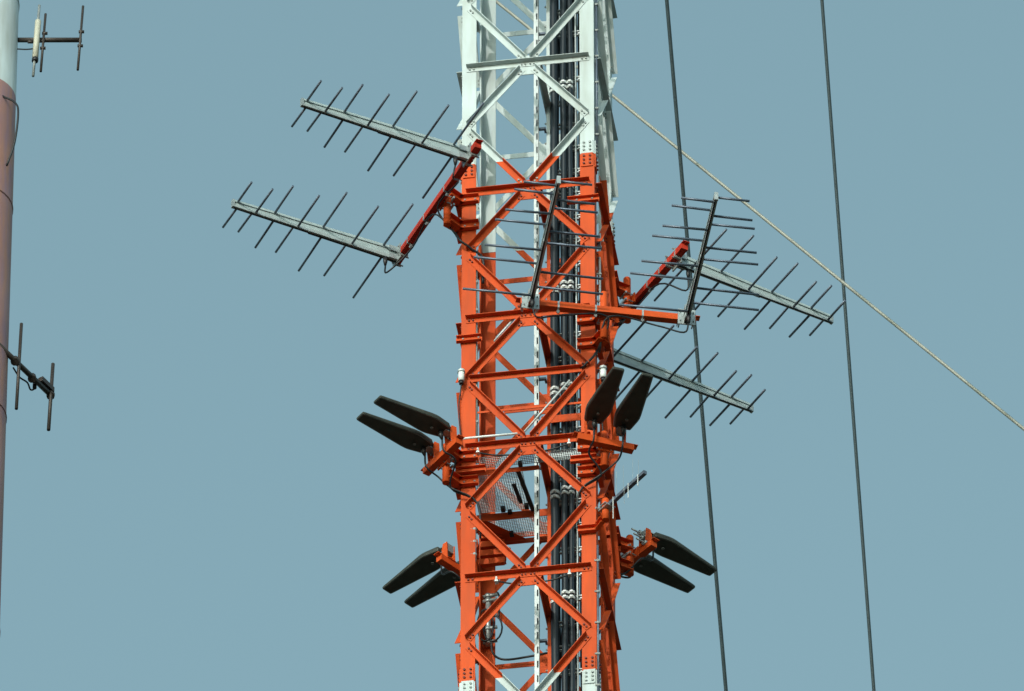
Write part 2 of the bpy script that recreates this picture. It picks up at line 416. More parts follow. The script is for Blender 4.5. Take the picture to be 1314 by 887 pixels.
mpart('kick_plate', 'galv', lambda m: m.box(.07, .56, -.46, -.455, wp+.002, wp+.10), plat, og)
mpart('corner_stiffener', 'orange', lambda m: m.prism([(-.62,.22),(-.60,.22),(-.2,.59),(-.62,.59)], (0,0,wp-.03), (1,0,0), (0,1,0), (0,0,1), -.006, 0), plat, og)

# ------------------------------------------------------------------ antenna mounts on the legs
def unit(x): return Vector((x[0], x[1], 0)).normalized()
def channel(m, pts, h=.085, d=.045, t=.007, flip=1):
    """channel section swept along a level polyline, open to the outside"""
    pts = [Vector(p) for p in pts]; flip = -flip
    for p, q in zip(pts, pts[1:]):
        e = (q-p).normalized()*.004
        lo, hi = (0, t) if flip > 0 else (-t, 0)
        m.bar(p-e, q+e, lo, hi, -h/2, h/2)
        a0, a1 = (-d, hi) if flip > 0 else (lo, d)
        m.bar(p, q, a0, a1, -h/2-t, -h/2); m.bar(p, q, a0, a1, h/2, h/2+t)
def mount(label, su, sv, pipe, levels, pz, arm, n, wa, name='antenna_mount', armsec=.036, end=.10, mat_arm='red', inner=.17):
    """two bent channels clamped round a leg, an upright pipe, and a level arm fixed to it"""
    o = thing(name, label, 'antenna mount', (pipe[0], pipe[1], pz[0])); og = (pipe[0], pipe[1], pz[0])
    PV = Vector((pipe[0], pipe[1], 0)); cu, cv = su*HW, sv*HW; off = .016
    for z in levels:
        # along the face with normal v
        A = [Vector((cu-su*inner, cv+sv*off, z)), Vector((cu+su*.01, cv+sv*off, z)), Vector((pipe[0]-su*.01, pipe[1]+sv*.012, z))]
        B = [Vector((cu+su*off, cv-sv*inner, z)), Vector((cu+su*off, cv+sv*.01, z)), Vector((pipe[0]+su*.012, pipe[1]-sv*.01, z))]
        fl = 1 if su*sv > 0 else -1
        m = MB(); channel(m, A, flip=-fl*1); br = m.build('clamp_bracket', 'orange', o, og)
        k = MB()
        for q in (.035, .135): hexb(k, (cu-su*q, cv+sv*off, z), (0,sv,0), .011, .016)
        k.build('bolt_heads', 'bolt_g', br, og, kind='stuff')
        m = MB(); channel(m, B, flip=fl*1); m.build('clamp_bracket', 'orange', o, og)
    m = MB(); m.tube([(pipe[0],pipe[1],pz[0]), (pipe[0],pipe[1],pz[1]), (pipe[0],pipe[1],pz[1]+.012)], [.037,.037,.03], 16); m.build('pipe', 'orange', o, og, smooth=True)
    a, b = Vector((*arm[0][:2], wa)), Vector((*arm[1][:2], wa)); d = (b-a).normalized()
    end = end if isinstance(end, tuple) else (end, end)
    ar = MB(); ar.bar(a-d*end[0], b+d*end[1], -armsec, armsec, -armsec, armsec); ar = ar.build('arm', mat_arm, o, og)
    # end plates, angle clips and u-bolts
    for p, s_ in ((a-d*end[0], -1), (b+d*end[1], 1)):
        k = MB(); e = d*s_
        k.bar(p, p+e*.045, -.036, .036, .030, .036); k.bar(p, p+e*.005, -.036, .036, -.036, .036); hexb(k, p+e*.026+Vector((0,0,.030)), (0,0,-1), .009, .006)
        k.build('end_clip', mat_arm, ar, og)
    c = Vector((pipe[0], pipe[1], wa)); t = (c-a).dot(d); q = a+d*t; nn = (q-c).normalized()
    k = MB(); k.bar(c+nn*.036, q-nn*armsec*.98, -.075, .075, -.06, .06); k.build('clamp_plate', 'orange', o, og)
    for s_ in (-.06, .06):
        k = MB(); zz = s_*.75
        k.tube([c+d*.05-nn*.02+Vector((0,0,zz)), c+d*.05+nn*.06+Vector((0,0,zz))], .006, 6); k.tube([c-d*.05-nn*.02+Vector((0,0,zz)), c-d*.05+nn*.06+Vector((0,0,zz))], .006, 6)
        k.bar(c-d*.06-nn*.045+Vector((0,0,zz)), c+d*.06-nn*.045+Vector((0,0,zz)), -.008, .008, -.012, .012)
        k.build('pipe_clamp', 'galv', o, og)
    return o, ar
def arm_straps(o, ar, a, b, wa, fr, og, sec_=.036):
    d = (Vector(b)-Vector(a))
    for f in fr:
        p = Vector(a)+d*f; p.z = wa; e = d.normalized()
        m = MB(); m.bar(p-e*.009, p+e*.009, -sec_-.003, sec_+.003, -sec_-.003, sec_+.003); m.bar(p-e*.006, p+e*.006, -.008, .008, -sec_-.05, -sec_); hexb(m, p-Vector((0,0,sec_+.03))-e*.014, e, .014, .028)
        m.build('cable_strap', 'galv', ar, og)

# ------------------------------------------------------------------ log-periodic antennas with tube elements
LEN = 1.78
FR_ = (.105, .295, .468, .618, .757, .870, .978); TOT = (1.36, 1.25, 1.13, 1.01, .89, .78, .66)
def make_lpda():
    o = bpy.data.objects.new('log_periodic_antenna', None); col.objects.link(o)
    x0 = .045; x1 = LEN
    gap = lambda x: .030+.032*(1-x/LEN)            # half distance between the boom tubes
    lo = MB(); lo.prism([(x0,-gap(x0)-.018),(x0,-gap(x0)+.018),(.98,-gap(.98)+.018),(.98,-gap(.98)-.018)], (0,0,0), (1,0,0), (0,0,1), (0,1,0), -.02, .02)
    lo.prism([(.98,-gap(.98)-.013),(.98,-gap(.98)+.013),(x1,-gap(x1)+.013),(x1,-gap(x1)-.013)], (0,0,0), (1,0,0), (0,0,1), (0,1,0), -.016, .016)
    lo.build('lower_boom', 'boom', o)
    hi = MB(); hi.prism([(x0,gap(x0)-.016),(x0,gap(x0)+.018),(x1,gap(x1)+.012),(x1,gap(x1)-.010)], (0,0,0), (1,0,0), (0,0,1), (0,1,0), -.018, .018)
    hi.build('upper_boom', 'plate', o)
    sp = MB(); sp.prism([(x0,-gap(x0)+.018),(x0,gap(x0)-.016),(x1,gap(x1)-.010),(x1,-gap(x1)+.013),(.981,-gap(.98)+.013),(.981,-gap(.98)+.018)], (0,0,0), (1,0,0), (0,0,1), (0,1,0), -.006, .006)
    sp.build('web_plate', 'plate', o)
    sk = MB(); sk.prism([(x0,-gap(x0)-.026),(x0,-gap(x0)-.0185),(.98,-gap(.98)-.0185),(.98,-gap(.98)-.026)], (0,0,0), (1,0,0), (0,0,1), (0,1,0), -.018, -.002)  # black strip added as the shade along the underside of the lower boom
    sk.prism([(.98,-gap(.98)-.021),(.98,-gap(.98)-.0135),(x1,-gap(x1)-.0135),(x1,-gap(x1)-.021)], (0,0,0), (1,0,0), (0,0,1), (0,1,0), -.014, -.002)
    sk.build('underside_shade_strip', 'thin', o)
    m = MB(); m.box(x1-.004, x1+.02, -.019, .019, -.048, .046); m.build('end_spacer', 'galv', o)
    m = MB(); m.box(.03, .042, -.085, .085, -.095, .095); m.box(-.045, .03, -.085, -.078, -.06, .06); m.box(-.045, .03, .078, .085, -.06, .06)
    for sy in (-1, 1):
        for sz in (-1, 1): m.tube([(-.06, sy*.065, sz*.055), (.06, sy*.065, sz*.055)], .007, 6); m.box(.042, .13, sy*.026-.004, sy*.026+.004, sz*.05-.03, sz*.05+.03)
    m.build('boom_bracket', 'galv', o)
    m = MB(); m.tube([(.16,0,-.08), (.16,0,-.13), (.16,0,-.18)], [.02,.022,.012], 10); m.build('connector', 'black', o, smooth=True)
    for i, (f, L) in enumerate(zip(FR_, TOT)):
        x = f*LEN
        for s_ in (-1, 1):
            up = (i % 2 == 0) == (s_ > 0); z = gap(x)*(1 if up else -1)
            m = MB(); m.tube([(x, s_*.012, z), (x+random.uniform(-.006,.006), s_*L/2, z+random.uniform(-.007,.007))], .0122, 8); m.box(x-.014, x+.014, s_*.012-.008, s_*.012+.008+.016*s_, z-.019, z+.019) if False else None
            e = m.build('element', 'alu', o, smooth=True)
    return o
lp = make_lpda()
def put_lpda(foot, d, label, first=False):
    o = lp if first else copy_tree(lp)
    o.location = l2w(foot); o.rotation_euler = (0, 0, -TH+math.atan2(d[1], d[0])); tag(o, label, 'antenna', 'log periodic antennas in pairs')
    return o
def drop_cable(name, label, pts, r=.009, material='thin', n=5):
    o = MB().tube(smooth_path(pts, n), r, 6).build(name, material, None, pts[0], smooth=True)
    o.location = l2w(pts[0]); o.rotation_euler = (0,0,-TH); return tag(o, label, 'cable')

# pair A on the front left leg
def lp_pair(pipe, su, sv, n, l0, l1, f0, f1, mlabel, lab0, lab1, levels, pz, first=False, straps=(.2,.4,.75), wset=None, matarm='red', ext=.10):
    n = unit(n); A = Vector((pipe[0], pipe[1], 0))+n*.085
    wa = wset if wset is not None else w_on_line(A, l0, l1)
    d = Vector((-n.y, n.x, 0)); ft = []
    for p in (f0, f1):
        q = at_w(p[0], p[1], wa); t = (Vector((q.x, q.y, 0))-A).dot(d); ft.append(A+d*t+Vector((0,0,wa)))
    o, ar = mount(mlabel, su, sv, pipe, [wa+z for z in levels], (wa+pz[0], wa+pz[1]), ft, n, wa, mat_arm=matarm, end=ext)
    arm_straps(o, ar, ft[0], ft[1], wa, straps, (pipe[0], pipe[1], wa+pz[0]))
    put_lpda(ft[0], n, lab0, first); put_lpda(ft[1], n, lab1)
    return wa, ft, n
wA, ftA, nA = lp_pair((-.77,-.80), -1, -1, (-1.50,-1.0), (609,190), (510,337), (600,199), (514,329),
    'dark red arm with orange pipe on the front left leg carrying two log periodic antennas',
    'log periodic antenna at the upper end of the dark red arm, crossing the white leg',
    'log periodic antenna at the free lower end of the dark red arm, against open sky', (.13, -.21), (-.29, .19), True, (.33,.62,.85), ext=(.17,.10))
wB, ftB, nB = lp_pair((.75,-.76), 1, -1, (.50,-1.62), (680,393), (880,407), (679,394), (881,407),
    'long straight orange arm bolted across the right front leg, carrying two log periodic antennas',
    'log periodic antenna at the inner arm end, standing in front of the mast lattice',
    'log periodic antenna at the outer arm end, crossing the dark guy wire', (.07, -.24), (-.28, .30), False, (.18,.42,.72), matarm='orange', ext=.09)
wC, ftC, nC = lp_pair((.77,.76), 1, 1, (1.28,1.02), (866,320), (812,392), (863,331), (785,455),
    'red arm with orange pipe on the rear right leg behind the long orange arm',
    'log periodic antenna at the tip of the red arm, ending at the outer dark wire',
    'log periodic antenna behind the mast, its boom passing above the dark blade antennas', (.10, -.22), (-.28, .27), False, (.15,.3,.8), ext=(.20,.1))
# feeder tails
def lp_tail(ft, n, d, inner, label, droop=.13):
    s = Vector(ft)+n*.16+Vector((0,0,-.18)); t = Vector(ft)+d*.28+Vector((0,0,-.085)); e = Vector(ft)+d*.75+Vector((0,0,-.06))
    return drop_cable('antenna_cable', label, [s, s+Vector((0,0,-droop))+d*.05, t+Vector((0,0,-.03)), e, Vector(inner)])
for ft, n, w_, pp, lb in ((ftA, nA, wA, (-.77,-.80), 'dark red arm'), (ftB, nB, wB, (.75,-.76), 'long orange arm'), (ftC, nC, wC, (.77,.76), 'red arm behind the orange arm')):
    d = (ft[1]-ft[0]).normalized(); c = Vector((pp[0], pp[1], w_-.2))
    mid = Vector((pp[0]*.9, pp[1]*.9, w_-.36))
    lp_tail(ft[0], n, d, mid, 'thin black cable looping from the first antenna along the '+lb)
    lp_tail(ft[1], n, -d, mid+Vector((.02,0,-.02)), 'thin black cable looping from the second antenna along the '+lb)
for i, (pp, w_, lb) in enumerate((((-.77,-.80), wA, 'front left leg at the dark red arm'), ((.75,-.76), wB, 'right front leg under the long orange arm'))):
    s = Vector((pp[0]*.9, pp[1]*.9, w_-.36)); su = 1 if pp[0] > 0 else -1
    drop_cable('jumper_cable', 'black jumper cable curving round the '+lb, [s, s+Vector((-su*.05, -.02, -.10)), Vector((su*(HW-.10), -HW-.03, w_-.52)), Vector((su*(HW-.2), -HW+.04, w_-.60)), Vector((su*(HW-.2), -HW+.06, w_-.9))], .013)

# ------------------------------------------------------------------ blade antennas
BL = .80
PROF = [(0,.080),(.014,.090),(.15,.121),(.19,.125),(.24,.123),(.50,.094),(.765,.065),(.790,.060),(BL,.050)]
def make_blade():
    o = bpy.data.objects.new('blade_antenna', None); col.objects.link(o)
    m = MB(); n = len(PROF)
    def ring(inset, z, tz):
        pts = []
        for x, h in PROF: pts.append((min(max(x, inset), BL-inset), -(h-inset), z(x)))
        for x, h in reversed(PROF): pts.append((min(max(x, inset), BL-inset), (h-inset), z(x)))
        return pts
    th = lambda x: .042-.020*x/BL
    rs = [ring(.019, lambda x: -th(x)*.66, 0), ring(.005, lambda x: -th(x)*.62, 0), ring(0, lambda x: 0, 0), ring(.008, lambda x: th(x)*.7, 0), ring(.024, lambda x: th(x), 0)]
    k = 2*n
    for r_ in rs: m.v += [Vector(p) for p in r_]
    for a in range(4):
        for j in range(k):
            j2 = (j+1) % k; m.f.append((a*k+j, a*k+j2, (a+1)*k+j2, (a+1)*k+j)); m.mi.append(1 if a in (0,) else 0)
    for j in range(n-1):
        m.f.append((j, j+1, k-2-j, k-1-j)); m.mi.append(0); m.f.append((4*k+j, 4*k+j+1, 5*k-2-j, 5*k-1-j)); m.mi.append(0)
    m.build('radome', ['blade', 'rim'], o)
    b = MB(); b.box(-.075, .03, -.045, .045, -.034, -.024); b.box(-.075, .03, -.045, .045, .028, .036); b.box(-.085, -.075, -.05, .05, -.045, .045)
    for y in (-.035, .035): b.tube([(-.055, y, -.06), (-.055, y, .07)], .008, 6)
    b.build('bracket', 'galv', o)
    b = MB()
    for y in (-.05, .05): b.prism([(-.10,-.15),(-.035,-.15),(-.02,-.02),(-.035,.05),(-.09,.05)], (0,y,0), (1,0,0), (0,0,1), (0,1,0), -.004, .004)
    b.box(-.11, -.03, -.054, .054, -.156, -.148)
    b.build('tilt_bracket', 'orange', o)
    b = MB(); b.tube([(.055,0,-.04), (.055,0,-.085), (.04,0,-.13)], [.026,.026,.012], 10); b.build('connector', 'black', o, smooth=True)
    b = MB(); b.tube([(.16,0,-.042), (.16,0,-.05)], .016, 8); b.build('drain_cap', 'rim', o)
    return o
bl_proto = make_blade()
def put_blade(base, d, label, first=False):
    o = bl_proto if first else copy_tree(bl_proto)
    o.location = l2w(base); o.rotation_euler = (0,0,-TH+math.atan2(d[1], d[0])); return tag(o, label, 'antenna', 'dark blade antennas in pairs')
WBL = Z3-1.95
def blade_pair(pipe, su, sv, n, b0, b1, mlabel, labs, levels, pz, first=False, wb=WBL, stand=.155):
    n = unit(n); d = Vector((-n.y, n.x, 0)); A = Vector((pipe[0], pipe[1], 0))+n*.085
    p = [at_w(b0[0], b0[1], wb+stand), at_w(b1[0], b1[1], wb+stand)]
    c = (p[0]+p[1])/2; tt = [(Vector((q.x,q.y,0))-A).dot(d) for q in p]
    fa = [A+d*t+Vector((0,0,wb)) for t in tt]
    o, ar = mount(mlabel, su, sv, pipe, [wb+z for z in levels], (wb+pz[0], wb+pz[1]), fa, n, wb, end=.13, mat_arm='orange')
    for q, lb in zip(fa, labs):
        put_blade(q+n*.065+Vector((0,0,stand+.035)), n, lb, first); first = False
        s = q+n*.105+Vector((0,0,stand-.09))
        drop_cable('antenna_cable', 'thin cable under the '+lb.replace('dark ', '').replace(' longer looking and', '').replace('the lattice', 'lattice').replace(' by the front leg', ''), [s, s+Vector((0,0,-.14))-n*.02, q-n*.05+Vector((0,0,-.13)), Vector((pipe[0]*.95, pipe[1]*.95, wb-.28)), Vector((su*(HW-.16), sv*(HW+.02), wb-.42)), Vector((su*(HW-.18), sv*(HW-.06), wb-.8))], .010)
    # third clamp between the two brackets
    m = MB(); zz = wb-.005; channel(m, [Vector((su*(HW-.24), sv*(HW+.016), zz)), Vector((su*(HW+.05), sv*(HW+.016), zz))], .06, .035, flip=(-1 if su*sv > 0 else 1)); m.build('clamp_bracket', 'orange', o, (pipe[0], pipe[1], wb+pz[0]))
    return fa
blade_pair((-.77,-.80), -1, -1, (-.585,-.552), (549,577), (571,556), 'orange blade mount low on the front left leg',
    ('dark blade antenna on the front left leg, lower of its pair', 'dark blade antenna on the front left leg, upper of its pair'), (.17, -.15), (-.25, .22), True)
blade_pair((.75,-.78), 1, -1, (.36,-.7325), (762,541), (798,551), 'orange blade mount low on the right front leg',
    ('dark blade antenna on the right front leg, overlapping the lattice', 'dark blade antenna on the right front leg, outer one against the sky'), (.15, -.17), (-.22, .2))
fbr = blade_pair((.78,.76), 1, 1, (.50,.55), (828,691), (809,718), 'orange blade mount on the rear right leg with protruding bolts',
    ('dark blade antenna on the rear right leg, longer looking and touching the dark guy wire', 'dark blade antenna on the rear right leg, lower of its pair'), (.07, -.20), (-.27, .2))
blade_pair((-.78,.77), -1, 1, (-.56,.42), (566,715), (594,733), 'shaded orange blade mount on the rear left leg',
    ('dark blade antenna on the rear left leg, outer of its pair', 'dark blade antenna on the rear left leg, half hidden by the front leg'), (.07, -.20), (-.27, .2))
nb = unit((.50,.55))
brm = [o for o in col.objects if o.name.startswith('antenna_mount') and 'protruding bolts' in o.get('label', '')][0]
for i, (t, z) in enumerate(((-.04,.05), (0,.14), (.03,.22))):
    m = MB(); c = fbr[0]+Vector((-nb.y, nb.x, 0))*t+Vector((0,0,z)); m.tube([c-nb*.14, c+nb*.02], .009, 6); m.tube([c-nb*.05, c-nb*.02], .028, 10); m.build('threaded_rod', 'galv', brm, (.78,.76,WBL-.27), smooth=True)
bm_ = [o for o in col.objects if o.name.startswith('antenna_mount') and 'rear left' in o.get('label', '')][0]; og = (-.78, .77, WBL-.27)
for z, uu in ((.16,-.42), (.05,-.40), (-.06,-.34), (-.17,-.40)):
    m = MB(); zz = WBL+z; channel(m, [Vector((uu, HW-.165, zz)), Vector((-HW+.02, HW-.165, zz))], .055, .04, flip=1); m.build('counter_plate', 'orange', bm_, og)

# ------------------------------------------------------------------ small yagi on the right front leg
py = (.76, -.78)
wy = at_v(780, 652, -.78).z
ym = thing('antenna_mount', 'short orange stub pipe and bent bracket holding the small grey yagi', 'antenna mount', (*py, wy-.15)); og = (*py, wy-.15)
m = MB(); m.tube([(*py, wy-.15), (*py, wy+.10), (*py, wy+.115)], [.036,.036,.025], 14); m.build('pipe', 'orange', ym, og, smooth=True)
m = MB(); channel(m, [Vector((HW-.17,-HW-.016,wy-.15)), Vector((HW+.01,-HW-.016,wy-.15)), Vector((.74,-.75,wy-.12))], .06, .04, flip=1); m.build('clamp_bracket', 'orange', ym, og)
tip = at_w(828, 606, wy); foot = Vector((py[0], py[1], wy)); dy = (tip-foot); ly = dy.length; dy.normalize(); sy_ = Vector((-dy.y, dy.x, 0))
yg = thing('yagi_antenna', 'small grey yagi on a stub pipe with thin upright rods', 'antenna', foot)
m = MB(); m.bar(foot+dy*.04, tip, -.019, .019, -.019, .019); m.build('boom', 'alu', yg, foot)
m = MB(); m.bar(foot-dy*.05, foot+dy*.09, -.05, .05, -.03, -.02); m.bar(foot-dy*.04, foot+dy*.05, -.045, .045, .02, .03); m.tube([foot-sy_*.08-dy*.05, foot+sy_*.07-dy*.05], .012, 8); m.build('boom_bracket', 'galv', yg, foot)
for f, lo_, hi_, r_ in ((.24,.25,.022,.0045), (.62,.16,.022,.0042), (.86,.12,.022,.0041), (.33,.02,.30,.0017), (.50,.02,.30,.0017), (.52,.19,.02,.0022), (.74,.02,.27,.0017), (.88,.15,.20,.0018)):
    c = foot+dy*ly*f
    m = MB(); m.tube([c+sy_*-.024-Vector((0,0,lo_)), c+sy_*-.024+Vector((0,0,hi_))], r_, 6); e = m.build('element', 'clamp' if r_ > .004 else 'galv', yg, foot)

# ------------------------------------------------------------------ little things on the legs
def lamp(px_, py_, v, label):
    p = at_v(px_, py_, v)
    o = thing('obstruction_light', label, 'lamp', p-Vector((0,0,.09)), group=None); og = p-Vector((0,0,.09))
    m = MB(); m.tube([p+Vector((0,0,-.055)), p+Vector((0,0,.05))], .030, 14); m.build('body', 'lampw', o, og, smooth=True)
    m = MB(); m.tube([p+Vector((0,0,.052)), p+Vector((0,0,.085)), p+Vector((0,0,.1))], [.034,.034,.02], 14); m.build('cap', 'clamp', o, og, smooth=True)
    m = MB(); m.tube([p+Vector((0,0,.056)), p+Vector((0,0,.062))], .038, 14); m.build('collar', 'galv', o, og)
    m = MB(); m.tube([p+Vector((0,0,-.09)), p+Vector((0,0,-.055))], .022, 12); m.build('socket', 'black', o, og, smooth=True)
    m = MB(); m.bar(p+Vector((0,.025,-.02)), p+Vector((.0,.085,-.02)), -.012, .012, -.02, .02); m.build('bracket', 'orange', o, og)
    drop_cable('lamp_cable', 'thin black cable hanging from the '+label, [p+Vector((0,0,-.09)), p+Vector((-.01,.02,-.16)), p+Vector((-.03,.05,-.3)), p+Vector((-.02,.04,-.55)), p+Vector((-.0,.05,-.85))], .007)
lamp(592, 484, -HW-.07, 'small white lamp on the front left leg')
lamp(774, 480, -HW-.06, 'small white lamp beside the right front leg')
def tube_thing(name, label, cat, p0, p1, r, material, clips=0):
    p0, p1 = Vector(p0), Vector(p1)
    o = thing(name, label, cat, p0); m = MB(); m.tube([p0, p1], r, 10); m.build('tube', material, o, p0, smooth=True)
    for i in range(clips):
        c = p0.lerp(p1, (i+.5)/clips); d = (p1-p0).normalized()
        m = MB(); m.tube([c-d*.012, c+d*.012], r+.007, 10); hexb(m, c+Vector((-r-.02,-.01,0)), (1,0,0), .011, .05); m.build('clip', 'galv', o, p0)
    return o
tube_thing('conduit_pipe', 'bright white tube lying along the brace beside the front left blade mount', 'conduit', at_v(588, 563.5, -HW-.09), at_v(664, 556.5, -HW-.09), .012, 'lampw')
tube_thing('conduit_pipe', 'bright white tube slanting along a diagonal brace above the platform', 'conduit', at_v(673, 554, -HW-.085), at_v(731, 488, -HW-.085), .009, 'rail')
tube_thing('conduit_pipe', 'thin pale tube slanting behind the diagonal under the middle brace', 'conduit', at_v(634, 438, -HW+.03), at_v(664, 404, -HW+.03), .010, 'rail')
tube_thing('conduit_pipe', 'grey conduit clipped upright to the inner edge of the front left leg', 'conduit', at_v(611.5, 560, -HW+.03), at_v(611, 345, -HW+.03), .013, 'galv', 6)
tube_thing('conduit_pipe', 'grey conduit clipped upright along the side of the right front leg', 'conduit', at_u(770, 440, HW+.03), at_u(769.5, 300, HW+.03), .012, 'galv', 4)
tube_thing('conduit_pipe', 'dark conduit with clips running down the white side of the right front leg', 'conduit', at_u(766, 190, HW+.02), at_u(765, -10, HW+.02), .010, 'alu', 6)
tube_thing('conduit_pipe', 'dark conduit with clips low on the side of the right front leg', 'conduit', at_u(768, 900, HW+.02), at_u(767, 700, HW+.02), .010, 'alu', 5)
tube_thing('conduit_pipe', 'dark conduit on the inner edge of the front left leg below the platform', 'conduit', at_v(609, 720, -HW+.02), at_v(609, 672, -HW+.02), .016, 'galv', 3)
# equipment on the rear left leg
pe = at_v(627, 800, HW-.05)
eq = thing('cable_junction', 'grey splitter with coiled cables strapped to the rear left leg', 'junction', pe)
m = MB(); m.tube([pe+Vector((0,-.03,-.28)), pe+Vector((0,-.03,.32))], .024, 12); m.build('splitter_tube', 'galv', eq, pe, smooth=True)
for z in (-.27, -.1, .05, .25, .31):
    m = MB(); m.tube([pe+Vector((-.05,-.03,z)), pe+Vector((.09,-.04,z+.01))], .018, 8); m.tube([pe+Vector((0,-.03,z-.02)), pe+Vector((0,-.03,z+.02))], .034, 12); m.build('connector', 'galv', eq, pe, smooth=True)
m = MB(); m.tube([pe+Vector((.05+.09*math.cos(t), -.06, -.12+.16*math.sin(t))) for t in [2*math.pi*i/16 for i in range(17)]], .009, 6); m.build('cable_coil', 'thin', eq, pe, smooth=True)
m = MB(); m.tube([pe+Vector((-.02+.08*math.cos(t), -.07, -.08+.2*math.sin(t))) for t in [2*math.pi*i/16 for i in range(17)]], .009, 6); m.build('cable_coil', 'thin', eq, pe, smooth=True)
drop_cable('jumper_cable', 'black cable running from the rear left leg along the lowest rear brace', [pe+Vector((.03,-.05,-.25)), pe+Vector((.05,-.04,-.42)), pe+Vector((.16,-.03,-.50)), pe+Vector((.4,-.03,-.49)), pe+Vector((.62,-.03,-.46))], .011)
# black cable strung under the braces
w5 = LEV(-2)
for w_, u0, u1, lb in ((w5, -.32, .42, 'thin black cable strung under the lowest full brace'), (w4, -.5, .42, 'thin black cable strung under the brace at the platform')):
    drop_cable('strung_cable', lb, [(u0,-HW-.03,w_-.10), (u0+.2,-HW+.02,w_-.12), (0,-HW+.02,w_-.13), (u1-.2,-HW+.02,w_-.11), (u1,-HW-.03,w_-.10)], .008)
    for u, sd_n in ((u0+.02, 'left'), (u1-.02, 'right')):
        o = thing('cable_clip', 'bright clip near the '+sd_n+' front leg, for the '+lb.replace('thin black ', '').replace('strung ', '').replace('full ', ''), 'clip', (u, -HW-.03, w_-.09), group='bright cable clips')
        m = MB(); p = Vector((u, -HW-.03, w_-.09)); m.tube([p+Vector((0,-.02,-.03)), p+Vector((0,-.02,.022))], .011, 8); m.box(u-.016, u+.016, p.y-.03, p.y+.02, p.z-.035, p.z-.02); m.build('clip_body', 'clamp', o, p)
# single clamps on the legs
def lone_clamp(su, y_px, x_px, label, long=.24):
    z = at_v(x_px, y_px, -HW-.03).z
    o = thing('clamp_bar', label, 'clamp', (su*(HW-.07), -HW-.03, z)); og = (su*(HW-.07), -HW-.03, z)
    m = MB(); channel(m, [Vector((su*(HW-long+.04), -HW-.016, z)), Vector((su*(HW+.045), -HW-.016, z))], .06, .036, flip=su); m.build('channel', 'orange', o, og)
    m = MB()
    for q in (.0, .15): hexb(m, (su*(HW-q-.02), -HW-.016, z+.005), (0,-1,0), .010, .014)
    m.build('bolt_heads', 'bolt_g', o, og, kind='stuff')
lone_clamp(-1, 434, 605, 'orange clamp bar across the front left leg below the middle brace')
lone_clamp(1, 256, 745, 'orange clamp bar across the right front leg near the colour change', .30)

# ------------------------------------------------------------------ guy wires
def guy(p, q, ax, az, r, material, label, from_ground=True):
    """the wire lies in the upright plane through its mast; two photo points fix it there"""
    dr = Vector((math.sin(az), -math.cos(az), 0)); n = Vector((dr.y, -dr.x, 0)); ax = Vector((ax[0], ax[1], 0)); P = []
    for x in (p, q):
        d = ray(*x); P.append(CAM+d*(n.dot(ax-CAM)/n.dot(d)))
    s0, s1 = (P[0]-ax).dot(dr), (P[1]-ax).dot(dr); k = (P[1].z-P[0].z)/(s1-s0); za = P[0].z-k*s0; sg = s0-P[0].z/k
    A = ax+dr*.66+Vector((0,0,za+k*.66)); G = ax+dr*sg
    o = bpy.data.objects.new('guy_wire', None); col.objects.link(o); o.location = G; tag(o, label, 'guy wire')
    m = MB(); m.tube([A.lerp(G, i/60) for i in range(61)], r, 10); m.build('strand', material, o, G, smooth=True)
    m = MB(); m.box(G.x-.5, G.x+.5, G.y-.5, G.y+.5, -.5, .35); m.build('anchor_block', 'galv', o, G)
    return za
guy((857,17), (930,868), (0,0), R(171.5), .021, 'guy', 'dark guy wire passing behind the outer log periodic antenna elements')
guy((1056,17), (1120,868), (0,0), R(171.5), .021, 'guy', 'dark guy wire standing in open sky beyond the antenna tips')

# ------------------------------------------------------------------ neighbouring mast at the left edge
dl = ray(-40, 443.5).normalized()*156; LM = CAM+dl
K2 = F/156                                          # pixels per metre there
def at_d(x, y, depth_y):                           # photo point lying in the upright plane y = const (world)
    d = ray(x, y); return CAM+d*((depth_y-CAM.y)/d.y)
zc = at_d(18, 128, LM.y).z
M['paint2'] = banded('band_paint_tube', zc-9, 9, WHITE, (.34, .19, .15))
edge = at_d(24, 17, LM.y).x-LM.x
lm = bpy.data.objects.new('tube_mast', None); col.objects.link(lm); lm.location = (LM.x, LM.y, 0)
tag(lm, 'round white and red tube mast cut off by the picture edge', 'mast')
m = MB(); m.tube([(LM.x,LM.y,-.3), (LM.x,LM.y,60), (LM.x,LM.y,LM.z+45)], edge, 40); m.build('shaft', 'paint2', lm, (LM.x, LM.y, 0), smooth=True)
for i in range(-2, 3):
    if i == 0: continue
    z = zc+i*9; m = MB(); m.tube([(LM.x,LM.y,z-.04), (LM.x,LM.y,z+.04)], edge+.03, 40, cap=True); m.build('flange', 'paint2', lm, (LM.x,LM.y,0), smooth=True)
for i in range(-5, 6):
    z = zc+i*3+1.4; m = MB(); m.tube([(LM.x,LM.y,z-.012), (LM.x,LM.y,z+.012)], edge+.007, 40); m.build('weld_seam', 'paint2', lm, (LM.x,LM.y,0), smooth=True)
guy((785,122), (1297,537), (LM.x, LM.y), R(85), .018, 'guy_l', 'pale guy wire slanting down across the sky behind the mast')
p0 = at_d(17, 134, LM.y-.3); 
o = MB().tube(smooth_path([p0+Vector((-.12,0,.12)), p0+Vector((.02,-.05,-.02)), p0+Vector((.06,-.08,-.2)), p0+Vector((.03,-.05,-.6)), p0+Vector((-.05,0,-.9))]), .012, 6).build('mast_cable', 'thin', None, p0, smooth=True)
o.location = p0; tag(o, 'thin dark cable bulging from the tube mast at the colour change', 'cable')
